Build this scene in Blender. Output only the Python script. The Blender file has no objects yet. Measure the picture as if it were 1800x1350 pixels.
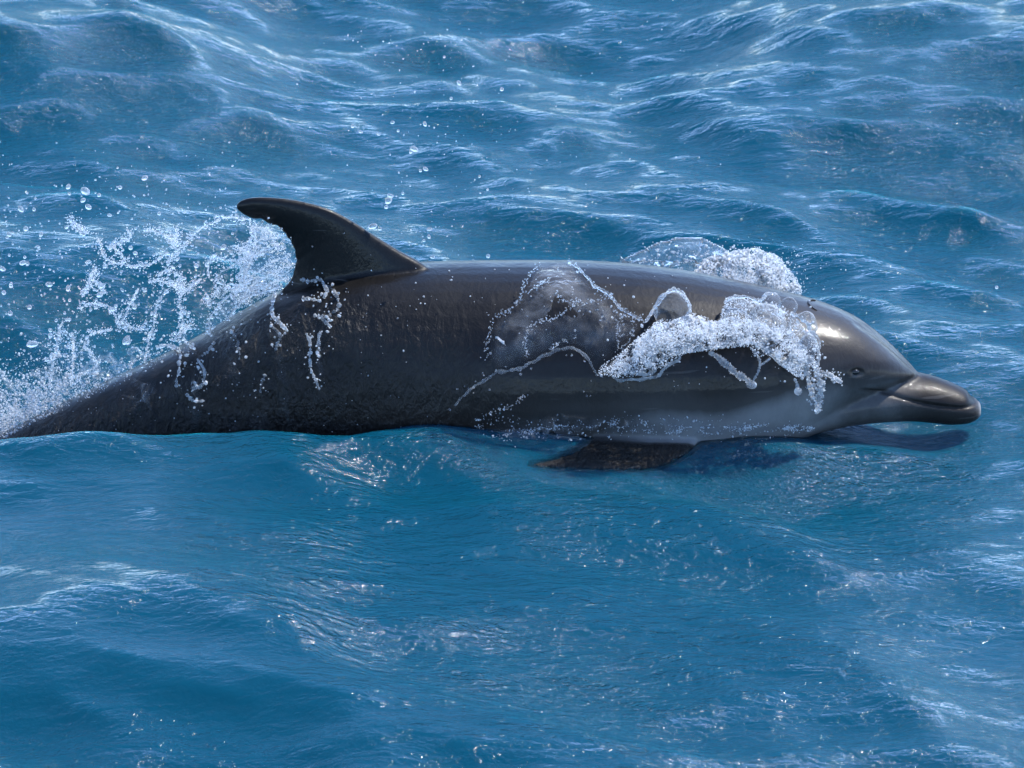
import bpy, bmesh, math, random
import numpy as np
from mathutils import Vector, Matrix, noise as _nz
from mathutils.bvhtree import BVHTree

S = bpy.context.scene
COL = S.collection
R = math.radians
rng = np.random.default_rng(7)
random.seed(11)

# ------------------------------------------------------------------ camera
PITCH, DIST, ZC = R(20.0), 12.0, 0.085          # deck of a boat, long lens
cam_d = bpy.data.cameras.new('camera')
cam = bpy.data.objects.new('camera', cam_d); COL.objects.link(cam)
TGT = Vector((0, 0, ZC))
CAM = TGT + Vector((0, -math.cos(PITCH), math.sin(PITCH))) * DIST
cam.location = CAM
cam.rotation_euler = (math.pi / 2 - PITCH, 0, 0)
cam_d.sensor_width = 36.0
cam_d.lens = 36.0 * DIST / 1.8
cam_d.clip_end = 2000.0
cam_d.dof.use_dof = True
cam_d.dof.focus_distance = DIST - 0.05
cam_d.dof.aperture_fstop = 14.0
S.camera = cam

# ------------------------------------------------------------------ light
SUN_EL, SUN_AZ = 56.0, 60.0                     # azimuth: degrees to the right of straight behind the dolphin
w = bpy.data.worlds.new("World"); S.world = w; w.use_nodes = True
nt = w.node_tree; nt.nodes.clear()
sky = nt.nodes.new('ShaderNodeTexSky'); sky.sky_type = 'NISHITA'; sky.sun_disc = False
sky.sun_elevation = R(SUN_EL); sky.sun_rotation = R(SUN_AZ)
sky.air_density = 0.6; sky.dust_density = 0.0; sky.ozone_density = 4.0
bg = nt.nodes.new('ShaderNodeBackground'); bg.inputs[1].default_value = 0.15
wo = nt.nodes.new('ShaderNodeOutputWorld')
nt.links.new(sky.outputs[0], bg.inputs[0]); nt.links.new(bg.outputs[0], wo.inputs[0])
sun_d = bpy.data.lights.new('sun', 'SUN'); sun_d.energy = 2.1; sun_d.angle = R(0.53); sun_d.color = (1.0, 0.96, 0.9)
sun = bpy.data.objects.new('sun', sun_d); COL.objects.link(sun)
sdir = Vector((math.sin(R(SUN_AZ)) * math.cos(R(SUN_EL)), math.cos(R(SUN_AZ)) * math.cos(R(SUN_EL)), math.sin(R(SUN_EL))))
sun.rotation_euler = (-sdir).to_track_quat('-Z', 'Y').to_euler()
S.view_settings.view_transform = 'Standard'; S.view_settings.look = 'None'
S.view_settings.gamma = 1.0; S.view_settings.use_curve_mapping = False
S.view_settings.exposure = 1.85
cy = S.cycles
cy.use_denoising = True; cy.denoising_prefilter = 'ACCURATE'; cy.denoising_input_passes = 'RGB_ALBEDO_NORMAL'
cy.max_bounces = 14; cy.transmission_bounces = 10; cy.transparent_max_bounces = 24
cy.glossy_bounces = 4; cy.diffuse_bounces = 2; cy.volume_bounces = 1
cy.caustics_reflective = False; cy.caustics_refractive = True
cy.sample_clamp_indirect = 6.0
cy.use_adaptive_sampling = True; cy.adaptive_threshold = 0.01

# ------------------------------------------------------------------ helpers
FWD = Vector((0, math.cos(PITCH), -math.sin(PITCH)))
UP = Vector((0, math.sin(PITCH), math.cos(PITCH)))
PXM = 1.8 / 1800.0 / DIST

def ray(px, py):
    return FWD + Vector((1, 0, 0)) * ((px - 900) * PXM) + UP * ((675 - py) * PXM)

def at(px, py, Y=0.0):
    """point of the place that stands at distance plane Y"""
    d = ray(px, py); t = (Y - CAM.y) / d.y
    return CAM + d * t

def level(px, py, z=0.0):
    """point of the place that stands at height z"""
    d = ray(px, py); t = (z - CAM.z) / d.z
    return CAM + d * t

def link(name, me, mat=None, parent=None):
    o = bpy.data.objects.new(name, me); COL.objects.link(o)
    if mat is not None:
        me.materials.clear(); me.materials.append(mat)
    if parent is not None:
        o.parent = parent
    return o

def mesh(name, v, f, smooth=True):
    me = bpy.data.meshes.new(name)
    me.from_pydata([tuple(map(float, p)) for p in v], [], f)
    me.update()
    if smooth:
        me.polygons.foreach_set('use_smooth', np.ones(len(me.polygons), dtype=bool))
    return me

def tag(o, label=None, cat=None, group=None, kind=None):
    if label: o['label'] = label
    if cat: o['category'] = cat
    if group: o['group'] = group
    if kind: o['kind'] = kind
    return o

def empty(name, loc=(0, 0, 0)):
    o = bpy.data.objects.new(name, None); COL.objects.link(o); o.location = loc
    o.empty_display_size = 0.1
    return o

def child(name, me, mat, parent):
    o = link(name, me, mat, parent)
    o.matrix_parent_inverse = Matrix.Translation(parent.location).inverted()
    return o

def pchip(xs, ys, q):
    """smooth monotone curve through given points"""
    xs = np.asarray(xs, float); ys = np.asarray(ys, float); q = np.asarray(q, float)
    h = np.diff(xs); d = np.diff(ys) / h
    m = np.zeros_like(ys)
    m[0], m[-1] = d[0], d[-1]
    for i in range(1, len(xs) - 1):
        if d[i - 1] * d[i] > 0:
            w1 = 2 * h[i] + h[i - 1]; w2 = h[i] + 2 * h[i - 1]
            m[i] = (w1 + w2) / (w1 / d[i - 1] + w2 / d[i])
    i = np.clip(np.searchsorted(xs, q) - 1, 0, len(xs) - 2)
    t = (q - xs[i]) / h[i]
    t = np.clip(t, 0, 1)
    return ((2*t**3 - 3*t**2 + 1) * ys[i] + (t**3 - 2*t**2 + t) * h[i] * m[i]
            + (-2*t**3 + 3*t**2) * ys[i+1] + (t**3 - t**2) * h[i] * m[i+1])

def catmull(pts, n):
    P = np.asarray(pts, float)
    P = np.vstack([2 * P[0] - P[1], P, 2 * P[-1] - P[-2]])
    out = []
    segs = len(P) - 3
    for s in np.linspace(0, segs - 1e-6, n):
        i = int(s); t = s - i
        a, b, c, d = P[i:i+4]
        out.append(0.5 * ((2*b) + (c - a) * t + (2*a - 5*b + 4*c - d) * t*t + (3*b - a - 3*c + d) * t**3))
    return np.array(out)

def smooth01(a, b, x):
    t = np.clip((x - a) / (b - a), 0, 1)
    return t * t * (3 - 2 * t)

# ------------------------------------------------------------------ materials
class NT:
    def __init__(self, name):
        self.m = bpy.data.materials.new(name); self.m.use_nodes = True
        self.t = self.m.node_tree; self.t.nodes.clear()
        self.out = self.t.nodes.new('ShaderNodeOutputMaterial')
    def n(self, typ, **kw):
        nd = self.t.nodes.new(typ)
        for k, v in kw.items():
            if k.startswith('i_'):
                key = k[2:]
                nd.inputs[int(key) if key.isdigit() else key.replace('_', ' ')].default_value = v
            else:
                setattr(nd, k, v)
        return nd
    def l(self, a, b): self.t.links.new(a, b)
    def val(self, x, sock):
        if hasattr(x, 'is_linked') or hasattr(x, 'links'): self.l(x, sock)
        else: sock.default_value = x
    def math(self, op, a, b=0.0, c=0.0):
        nd = self.n('ShaderNodeMath', operation=op)
        for i, x in enumerate((a, b, c)): self.val(x, nd.inputs[i])
        return nd.outputs[0]
    def mapr(self, x, a, b, c=0.0, d=1.0):
        nd = self.n('ShaderNodeMapRange', interpolation_type='SMOOTHSTEP')
        self.val(x, nd.inputs[0])
        for i, v in enumerate((a, b, c, d)): nd.inputs[i + 1].default_value = v
        return nd.outputs[0]
    def noise(self, vec, scale, detail=3.0, rough=0.5, dist=0.0):
        nd = self.n('ShaderNodeTexNoise', i_Scale=scale, i_Detail=detail, i_Roughness=rough, i_Distortion=dist)
        self.l(vec, nd.inputs['Vector']); return nd.outputs[0]
    def mapping(self, vec, scale=(1, 1, 1), rot=(0, 0, 0), loc=(0, 0, 0)):
        nd = self.n('ShaderNodeMapping'); self.l(vec, nd.inputs[0])
        nd.inputs['Scale'].default_value = scale; nd.inputs['Rotation'].default_value = rot; nd.inputs['Location'].default_value = loc
        return nd.outputs[0]
    def mix(self, f, a, b):
        nd = self.n('ShaderNodeMixShader'); self.val(f, nd.inputs[0]); self.l(a, nd.inputs[1]); self.l(b, nd.inputs[2]); return nd.outputs[0]
    def mixc(self, f, a, b):
        nd = self.n('ShaderNodeMix', data_type='RGBA'); self.val(f, nd.inputs[0])
        for x, s in ((a, nd.inputs[6]), (b, nd.inputs[7])):
            if isinstance(x, tuple): s.default_value = x
            else: self.l(x, s)
        return nd.outputs[2]
    def bump(self, h, strength, dist, normal=None):
        nd = self.n('ShaderNodeBump'); self.l(h, nd.inputs['Height'])
        self.val(strength, nd.inputs['Strength']); nd.inputs['Distance'].default_value = dist
        if normal is not None: self.l(normal, nd.inputs['Normal'])
        return nd.outputs[0]

WATER_COL = (0.0002, 0.041, 0.072, 1)
def mat_sea():
    g = NT('sea_water')
    tc = g.n('ShaderNodeTexCoord').outputs['Object']
    chop = g.n('ShaderNodeAttribute', attribute_name='chop').outputs['Fac']
    v1 = g.mapping(tc, (1.0, 2.1, 1.0), (0, 0, R(-20)))
    v2 = g.mapping(tc, (1.0, 1.6, 1.0), (0, 0, R(16)))
    n1 = g.noise(v1, 17.0, 4.0, 0.58, 0.4)
    n2 = g.noise(v2, 55.0, 4.0, 0.6, 0.6)
    n3 = g.noise(tc, 150.0, 2.0, 0.5, 0.3)
    patch = g.mapr(g.noise(tc, 1.7, 2.0, 0.5), 0.35, 0.65, 0.45, 1.15)
    b1 = g.bump(n1, g.math('MULTIPLY', chop, 0.52), 0.030)
    b2 = g.bump(n2, g.math('MULTIPLY', g.math('MULTIPLY', chop, patch), 0.60), 0.012, b1)
    b3 = g.bump(n3, g.math('MULTIPLY', chop, 0.20), 0.004, b2)
    fr = g.n('ShaderNodeFresnel', i_IOR=1.333); g.l(b3, fr.inputs['Normal'])
    gl = g.n('ShaderNodeBsdfGlossy', i_Roughness=0.10); g.l(b3, gl.inputs['Normal'])
    tr = g.n('ShaderNodeBsdfTransparent', i_Color=(0.80, 0.93, 0.97, 1))
    clear = g.n('ShaderNodeAttribute', attribute_name='clear').outputs['Fac']
    up = g.n('ShaderNodeCombineXYZ'); up.inputs[2].default_value = 1.0      # light welling up from below leaves evenly
    deep = g.n('ShaderNodeBsdfDiffuse', i_Color=WATER_COL); g.l(up.outputs[0], deep.inputs['Normal'])
    sss = g.n('ShaderNodeSubsurfaceScattering', falloff='RANDOM_WALK', i_Scale=0.12, i_Color=WATER_COL)
    sss.inputs['Radius'].default_value = (0.9, 0.95, 1.0)
    body = g.mix(clear, g.mix(0.50, deep.outputs[0], sss.outputs[0]), tr.outputs[0])
    g.l(g.mix(fr.outputs[0], body, gl.outputs[0]), g.out.inputs[0])
    return g.m
M_SEA = mat_sea()

def mat_skin():
    g = NT('wet_dolphin_skin')
    tc = g.n('ShaderNodeTexCoord').outputs['Object']
    tone = g.n('ShaderNodeAttribute', attribute_name='tone').outputs['Fac']
    wet = g.n('ShaderNodeAttribute', attribute_name='wet').outputs['Fac']
    mot = g.noise(tc, 9.0, 5.0, 0.62)
    t2 = g.math('ADD', tone, g.math('MULTIPLY', g.math('SUBTRACT', mot, 0.5), 0.22))
    blot = g.noise(g.mapping(tc, (1.0, 1.0, 0.6)), 32.0, 6.0, 0.7, 0.6)
    t2 = g.math('ADD', t2, g.math('MULTIPLY', g.math('MULTIPLY', g.math('SUBTRACT', blot, 0.47), wet), 0.85))
    ramp = g.n('ShaderNodeValToRGB'); g.l(t2, ramp.inputs[0])
    e = ramp.color_ramp.elements
    e[0].position = 0.0; e[0].color = (0.004, 0.0036, 0.0033, 1)
    e[1].position = 1.0; e[1].color = (0.34, 0.34, 0.34, 1)
    k = ramp.color_ramp.elements.new(0.30); k.color = (0.0108, 0.0082, 0.0068, 1)
    k = ramp.color_ramp.elements.new(0.62); k.color = (0.046, 0.043, 0.041, 1)
    # pale hairline scratches
    sv = g.mapping(tc, (3.0, 3.0, 40.0), (0, R(24), 0))
    scr = g.mapr(g.noise(sv, 3.0, 2.0, 0.5), 0.70, 0.74, 0.0, 0.18)
    col = g.mixc(scr, ramp.outputs[0], (0.16, 0.15, 0.14, 1))
    fine = g.noise(g.mapping(tc, (1, 1, 0.55)), 95.0, 4.0, 0.62, 0.5)
    mid = g.noise(g.mapping(tc, (1.6, 1.0, 0.5)), 30.0, 4.0, 0.6, 0.8)
    b1 = g.bump(mid, g.math('MULTIPLY', wet, 0.85), 0.018)
    b2 = g.bump(fine, g.math('MULTIPLY', wet, 0.8), 0.009, b1)
    b3 = g.bump(g.noise(tc, 260.0, 2.0), 0.05, 0.002, b2)
    rough = g.mapr(g.noise(tc, 14.0, 3.0), 0.3, 0.7, 0.40, 0.52)
    p = g.n('ShaderNodeBsdfPrincipled')
    g.l(col, p.inputs['Base Color']); g.l(rough, p.inputs['Roughness']); g.l(b3, p.inputs['Normal'])
    p.inputs['IOR'].default_value = 1.42; p.inputs['Specular IOR Level'].default_value = 0.20
    sx_ = g.n('ShaderNodeSeparateXYZ'); g.l(tc, sx_.inputs[0])
    g.l(g.mapr(sx_.outputs[0], 0.66, 0.73, 0.40, 0.14), p.inputs['Coat Weight']); p.inputs['Coat Roughness'].default_value = 0.03; p.inputs['Coat IOR'].default_value = 1.33
    b4 = g.bump(g.noise(g.mapping(tc, (1, 1, 0.7)), 120.0, 3.0, 0.6, 0.6), g.math('MULTIPLY', wet, 0.9), 0.010, b3)
    g.l(b4, p.inputs['Coat Normal'])
    g.l(p.outputs[0], g.out.inputs[0])
    return g.m
M_SKIN = mat_skin()

def mat_simple(name, col, rough):
    g = NT(name)
    tc = g.n('ShaderNodeTexCoord').outputs['Object']
    c = g.mixc(g.noise(tc, 40.0, 3.0), tuple(x * 0.7 for x in col[:3]) + (1,), col)
    p = g.n('ShaderNodeBsdfPrincipled', i_Roughness=rough); g.l(c, p.inputs['Base Color'])
    g.l(p.outputs[0], g.out.inputs[0]); return g.m
M_EYE = mat_simple('eye_dark', (0.012, 0.010, 0.010, 1), 0.08)

# ------------------------------------------------------------------ sea
_nc = 190
lam = np.exp(rng.uniform(math.log(0.045), math.log(1.9), _nc))
ang = R(72) + rng.normal(0, R(27), _nc)          # direction the waves run, from +x
kk = 2 * np.pi / lam
kx, ky = kk * np.cos(ang), kk * np.sin(ang)
slope = 0.40 * math.sqrt(2 / _nc) * np.clip((lam / 0.22), 0.32, 1.0) * np.clip(0.32 / lam, 0, 1) ** 0.9
amp = slope / kk
pha = rng.uniform(0, 2 * np.pi, _nc)

RIDGES = []
def ridge(pts, z, wf, wb, A=None, p=1.6):
    """a single wave: crest line through picture points lying at height z"""
    P = [level(px, py, z) for px, py in pts]
    RIDGES.append((np.array([q.x for q in P]), np.array([q.y for q in P]),
                   np.full(len(P), z) if A is None else np.array(A, float), wf, wb, p))
ridge([(-260, 800), (-150, 775), (60, 766), (160, 759), (340, 768), (500, 761), (600, 750), (700, 737), (800, 730), (1000, 730), (1200, 735)], 0.095, 0.25, 0.22,
      A=[0.035, 0.055, 0.062, 0.068, 0.064, 0.064, 0.066, 0.064, 0.052, 0.02, 0.0])
ridge([(-300, 1130), (0, 1102), (150, 1088), (350, 1099), (500, 1110), (580, 1145), (660, 1185), (800, 1192), (950, 1225), (1100, 1262), (1300, 1300)], 0.07, 0.28, 0.48,
      A=[.08, .11, .12, .12, .11, .085, .065, .055, .045, .03, .0])
ridge([(800, 925), (870, 905), (1000, 895), (1150, 890), (1250, 893), (1340, 902), (1400, 930), (1460, 965)], 0.035, 0.13, 0.16, A=[0, .025, .035, .04, .04, .035, .02, 0])
ridge([(-300, 420), (0, 413), (200, 416), (330, 430), (450, 445), (600, 465)], 0.10, 0.36, 0.55, A=[.09, .10, .10, .085, .06, 0], p=2.0)
ridge([(1350, 520), (1450, 530), (1550, 540), (1700, 562), (1800, 590), (2000, 620)], 0.05, 0.26, 0.3, A=[0, .04, .055, .06, .06, .06])
ridge([(-300, 0), (0, 5), (200, 8), (350, 15), (520, 30)], 0.14, 0.5, 0.6, A=[.14, .14, .13, .09, 0])
ridge([(1150, 30), (1350, 5), (1550, -5), (1800, 0), (2100, 5)], 0.14, 0.5, 0.6, A=[0, .10, .14, .14, .14])
ridge([(1050, 1215), (1180, 1200), (1300, 1188), (1420, 1183), (1550, 1197), (1650, 1230), (1800, 1260)], 0.03, 0.16, 0.2, A=[0, .02, .035, .04, .035, .02, 0])
ridge([(760, 775), (900, 770), (1050, 768), (1250, 764), (1400, 760), (1500, 757), (1600, 760)], 0.045, 0.12, 0.3, A=[0, .05, .062, .062, .058, .042, .018])

def near_body(x, y):
    """how close to the swimming dolphin, 1 at its flank"""
    return np.exp(-((y + 0.14) / 0.16) ** 2) * smooth01(-0.12, 0.02, x) * (1 - smooth01(0.42, 0.62, x))

def sea_height(x, y):
    x = np.asarray(x, float); y = np.asarray(y, float)
    z = np.zeros_like(x)
    gx = np.linspace(-3.5, 3.5, 1401); kr = np.arange(-120, 121) * 0.005
    for X, Y, A, wf, wb, p in RIDGES:
        ga = pchip(X, A, np.clip(gx, X[0], X[-1])); gy = pchip(X, Y, np.clip(gx, X[0], X[-1]))
        # past their ends waves run on and die out
        ga = ga * np.exp(-(np.maximum(0, X[0] - gx) / 0.8) ** 2) * np.exp(-(np.maximum(0, gx - X[-1]) / 0.8) ** 2)
        k1 = np.exp(-(kr / 0.10) ** 2); k1 /= k1.sum(); k2 = np.exp(-(kr / 0.03) ** 2); k2 /= k2.sum()
        ga = np.convolve(np.pad(ga, 120, mode='edge'), k1, 'valid'); gy = np.convolve(np.pad(gy, 120, mode='edge'), k2, 'valid')
        yc = np.interp(x, gx, gy); a = np.interp(x, gx, ga)
        t = y - yc
        wd = np.where(t < 0, wf, wb)
        z += a * np.exp(-np.abs(t / wd) ** p)
    return z

def sea_waves(x, y, hs):
    """random wind sea: displacement dx, dy, dz; hs = local mesh spacing, short waves fade where it is coarse"""
    dx = np.zeros_like(x); dy = np.zeros_like(x); dz = np.zeros_like(x)
    calm = 1 - 0.42 * np.exp(-((y + 0.75) / 0.55) ** 2) * smooth01(1.6, 0.7, np.abs(x))
    for i in range(_nc):
        f = np.clip(lam[i] / (4 * hs) - 0.5, 0, 1)
        a = amp[i] * f * (calm if lam[i] < 0.9 else 1.0)
        th = kx[i] * x + ky[i] * y + pha[i]
        c, s = np.cos(th), np.sin(th)
        dz += a * c
        q = 0.75
        dx -= q * a * s * kx[i] / kk[i]; dy -= q * a * s * ky[i] / kk[i]
    return dx, dy, dz

def axis(lo, hi, step, far, grow=1.16):
    c = list(np.arange(lo, hi + step * .5, step))
    s = step; a = c[-1]
    up = []
    while a < far: s *= grow; a += s; up.append(a)
    s = step; a = c[0]; dn = []
    while a > -far: s *= grow; a -= s; dn.append(a)
    return np.array(dn[::-1] + c + up)

def build_sea():
    ax = axis(-1.12, 1.12, 0.007, 350.0)
    ay = axis(-2.1, 3.0, 0.009, 350.0)
    nx, ny = len(ax), len(ay)
    X, Y = np.meshgrid(ax, ay)
    sx = np.gradient(ax); sy = np.gradient(ay)
    HS = np.maximum(*np.meshgrid(sx, sy))
    dx, dy, dz = sea_waves(X, Y, HS)
    fl = 1 - 0.65 * near_body(X, Y)
    Z = sea_height(X, Y) + dz * fl - 0.012
    V = np.stack([X + dx, Y + dy, Z], -1).reshape(-1, 3)
    i = np.arange(nx * ny).reshape(ny, nx)
    F = np.stack([i[:-1, :-1], i[:-1, 1:], i[1:, 1:], i[1:, :-1]], -1).reshape(-1, 4)
    # bottom and sides so that the water is a closed body
    ring = np.concatenate([i[0, :], i[1:, -1], i[-1, -2::-1], i[-2:0:-1, 0]])
    nb = len(ring)
    B = V[ring].copy(); B[:, 2] = -6.0
    V2 = np.vstack([V, B]); j = nx * ny + np.arange(nb)
    side = np.stack([ring, j, np.roll(j, -1), np.roll(ring, -1)], -1)
    me = bpy.data.meshes.new('sea')
    nf = len(F) + len(side)
    loops = np.concatenate([F.ravel(), side.ravel(), j[::-1]])
    starts = np.concatenate([np.arange(nf) * 4, [nf * 4]])
    me.vertices.add(len(V2)); me.vertices.foreach_set('co', V2.astype(np.float32).ravel())
    me.loops.add(len(loops)); me.loops.foreach_set('vertex_index', loops.astype(np.int32))
    me.polygons.add(nf + 1); me.polygons.foreach_set('loop_start', starts.astype(np.int32))
    me.update(calc_edges=True); me.validate()
    me.polygons.foreach_set('use_smooth', np.ones(len(me.polygons), dtype=bool))
    chop = np.ones(len(V2))
    xx, yy = V2[:, 0], V2[:, 1]
    chop *= 1 - 0.22 * np.exp(-((yy + 0.85) / 0.5) ** 2) * smooth01(1.6, 0.6, np.abs(xx))
    chop += 0.9 * near_body(xx, yy) + 2.0 * np.exp(-((yy + 0.22) / 0.08) ** 2) * smooth01(-0.16, 0.0, xx) * smooth01(0.52, 0.38, xx)
    for X_, Y_, A_, wf, wb, p in RIDGES[:3] + RIDGES[7:8]:      # steep near faces are smooth, their backs ruffled
        a_ = np.interp(xx, X_, A_) / 0.1; t_ = yy - np.interp(xx, X_, Y_)
        chop -= 0.45 * np.clip(a_, 0, 1) * np.exp(-((t_ + 0.6 * wf) / (0.6 * wf)) ** 2)
        chop += 0.55 * np.clip(a_, 0, 1) * np.exp(-((t_ - 0.25) / 0.2) ** 2)
    chop = np.clip(chop, 0.12, 3.0)
    a = me.attributes.new('chop', 'FLOAT', 'POINT'); a.data.foreach_set('value', chop.astype(np.float32))
    o = link('sea', me, M_SEA); tag(o, kind='structure')
    return o
SEA = build_sea()

# ------------------------------------------------------------------ dolphin
SP, CP = math.sin(PITCH), math.cos(PITCH)
def loft(st, n=44, seg=120, ex=2.15):
    """closed body of elliptical sections from silhouette stations (x, top, bottom, half width mm)"""
    st = np.array(st, float)
    q = np.linspace(st[0, 0], st[-1, 0], seg)
    top = pchip(st[:, 0], st[:, 1], q); bot = pchip(st[:, 0], st[:, 2], q); wd = pchip(st[:, 0], st[:, 3], q) / 1000
    V, F = [], []
    for k in range(seg):
        c = at(q[k], (top[k] + bot[k]) / 2, 0)
        hs = (bot[k] - top[k]) / 2000
        bz = math.sqrt(max(hs * hs - (wd[k] * SP) ** 2, (hs * 0.6) ** 2)) / CP
        for a in np.linspace(0, 2 * np.pi, n, endpoint=False):
            ca, sa = math.cos(a), math.sin(a)
            V.append((c.x, wd[k] * math.copysign(abs(ca) ** (2 / ex), ca), c.z + bz * math.copysign(abs(sa) ** (2 / ex), sa)))
    for k in range(seg - 1):
        for a in range(n):
            b = (a + 1) % n
            F.append((k*n + a, k*n + b, (k+1)*n + b, (k+1)*n + a))
    F.append(tuple(range(n))[::-1]); F.append(tuple((seg - 1) * n + a for a in range(n)))
    return V, F

BODY = [(-560, 1005, 1030, 10), (-470, 972, 1012, 16), (-350, 925, 985, 24), (-230, 872, 955, 35), (-100, 818, 930, 48), (0, 764, 905, 62), (100, 713, 886, 78),
        (200, 664, 872, 95), (300, 617, 864, 112), (400, 562, 860, 130), (480, 518, 858, 144), (560, 486, 857, 160), (640, 469, 857, 172), (740, 462, 857, 184),
        (900, 459, 855, 196), (1000, 459, 850, 198), (1100, 464, 842, 195), (1200, 476, 828, 186), (1300, 495, 806, 168),
        (1400, 518, 778, 142), (1450, 533, 748, 124), (1500, 554, 712, 102), (1540, 581, 690, 82), (1570, 607, 676, 62), (1595, 632, 665, 38), (1613, 653, 659, 10)]
BEAK = [(1340, 650, 792, 120), (1400, 648, 772, 118), (1450, 644, 758, 106), (1500, 642, 748, 92), (1550, 645, 743, 77), (1600, 651, 741, 62), (1640, 660, 744, 53), (1670, 671, 747, 47),
        (1700, 686, 745, 40), (1715, 699, 739, 30), (1724, 710, 731, 15)]

def fin_mesh(lead, trail, thick, span_pts, nch=26, base=None):
    """solid fin: rows of leading and trailing points (3D), thickness per row along the direction `span_pts` gives"""
    n = len(lead); V, F = [], []
    # closed section: out over one face, back over the other
    us = np.concatenate([0.5 - 0.5 * np.cos(np.linspace(0, np.pi, nch)), (0.5 - 0.5 * np.cos(np.linspace(0, np.pi, nch)))[-2:0:-1]])
    sg = np.concatenate([np.ones(nch), -np.ones(nch - 2)])
    m = len(us)
    for i in range(n):
        L, T = np.array(lead[i]), np.array(trail[i]); nn = np.array(span_pts[i])
        for u, s in zip(us, sg):
            h = thick[i] * (2.6 * math.sqrt(max(u, 0)) * (1 - u) ** 0.8 * 0.62 + 0.12 * (1 if 0 < u < 1 else 0.6))
            V.append((L + (T - L) * u if base is None else np.array(base(i, u))) + nn * (s * h * 0.5))
    for i in range(n - 1):
        for a in range(m):
            b = (a + 1) % m
            F.append((i*m + a, i*m + b, (i+1)*m + b, (i+1)*m + a))
    F.append(tuple(range(m))[::-1]); F.append(tuple((n - 1) * m + a for a in range(m)))
    return V, F

def dorsal():
    lead = catmull([(800, 520), (772, 490), (745, 465), (702, 441), (660, 415), (620, 389), (580, 368), (540, 356), (500, 349), (455, 346), (428, 350), (415, 359)], 64)
    trail = catmull([(470, 560), (482, 532), (495, 510), (507, 497), (515, 480), (517, 460), (512, 438), (497, 415), (476, 400), (452, 389), (430, 379), (416, 369)], 64)
    r = np.random.default_rng(3)
    nick = np.zeros(64)
    for c, wd_, d in ((29, 1.0, 7), (33, 1.3, 6), (37, .9, 9), (40, 1.1, 8), (44, 1.4, 9), (47, .8, 5), (50, 1.6, 8), (35, .7, 5), (42, .7, 6)):
        nick += d * np.exp(-((np.arange(64) - c) / wd_) ** 2)
    th = pchip([0, .2, .5, .85, 1], [0.075, 0.058, 0.034, 0.020, 0.012], np.linspace(0, 1, 64))
    L, T, N = [], [], []
    for i in range(64):
        d = (lead[i] - trail[i]); d /= np.linalg.norm(d) + 1e-6
        tpx = trail[i] + d * nick[i]
        L.append(at(lead[i][0], lead[i][1], 0.0)); T.append(at(tpx[0], tpx[1], 0.0)); N.append((0, 1, 0))
    return fin_mesh(L, T, th, N)

_sm = SEA.data
_sv = np.zeros(len(_sm.vertices) * 3, np.float32); _sm.vertices.foreach_get('co', _sv); _sv = _sv.reshape(-1, 3)
_sf = [tuple(p.vertices) for p in _sm.polygons if len(p.vertices) == 4 and abs(_sv[p.vertices[0], 0]) < 1 and -1.3 < _sv[p.vertices[0], 1] < 1.6]
SEA_BVH = BVHTree.FromPolygons([Vector(map(float, p)) for p in _sv], _sf)
def under_sea(px, py, deep):
    d = ray(px, py).normalized()
    h = SEA_BVH.ray_cast(CAM, d, 30)
    return h[0] + d * deep

def pectoral(side):
    # picture outline of the near flipper, then its distance
    lead = catmull([(1262, 700), (1240, 750), (1222, 785), (1190, 808), (1150, 823), (1080, 826), (1010, 824), (960, 822), (938, 819)], 40)
    trail = catmull([(1085, 690), (1065, 740), (1045, 768), (1022, 786), (1000, 797), (975, 806), (958, 812), (944, 815), (935, 817)], 40)
    th = pchip([0, .3, .7, 1], [0.045, 0.026, 0.016, 0.010], np.linspace(0, 1, 40))
    L = [at(p[0], p[1], -0.15) for p in lead]; T = [at(p[0], p[1], -0.15) for p in trail]
    N = [(0.0, 0.35, 0.94)] * 40
    def base(i, u):
        k_ = float(smooth01(0.04, 0.22, i / 39)); px, py = lead[i] + (trail[i] - lead[i]) * u
        return Vector(L[i]).lerp(Vector(T[i]), u).lerp(under_sea(px, py, 0.003 + 0.010 * (1 - k_)), k_)
    V, F = fin_mesh(L, T, th, N, 22, base)
    if side > 0:
        V = [(v[0], -v[1], v[2] - 0.02) for v in V]; F = [f[::-1] for f in F]
    return V, F

def fluke(side):
    L, T, N = [], [], []
    base = at(-520, 1012, 0)
    for i in range(24):
        s = i / 23
        y = side * (0.0 + 0.33 * s)
        L.append((base.x + 0.13 - 0.22 * s ** 1.4, y, base.z + 0.02 - 0.0 * s))
        T.append((base.x - 0.12 - 0.12 * s ** 2 + 0.03 * math.sin(s * 3), y, base.z - 0.03 - 0.04 * s))
        N.append((0.1, 0, 1))
    V, F = fin_mesh(L, T, pchip([0, 1], [0.04, 0.012], np.linspace(0, 1, 24)), N, 14)
    if side < 0: F = [f[::-1] for f in F]
    return V, F

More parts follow.
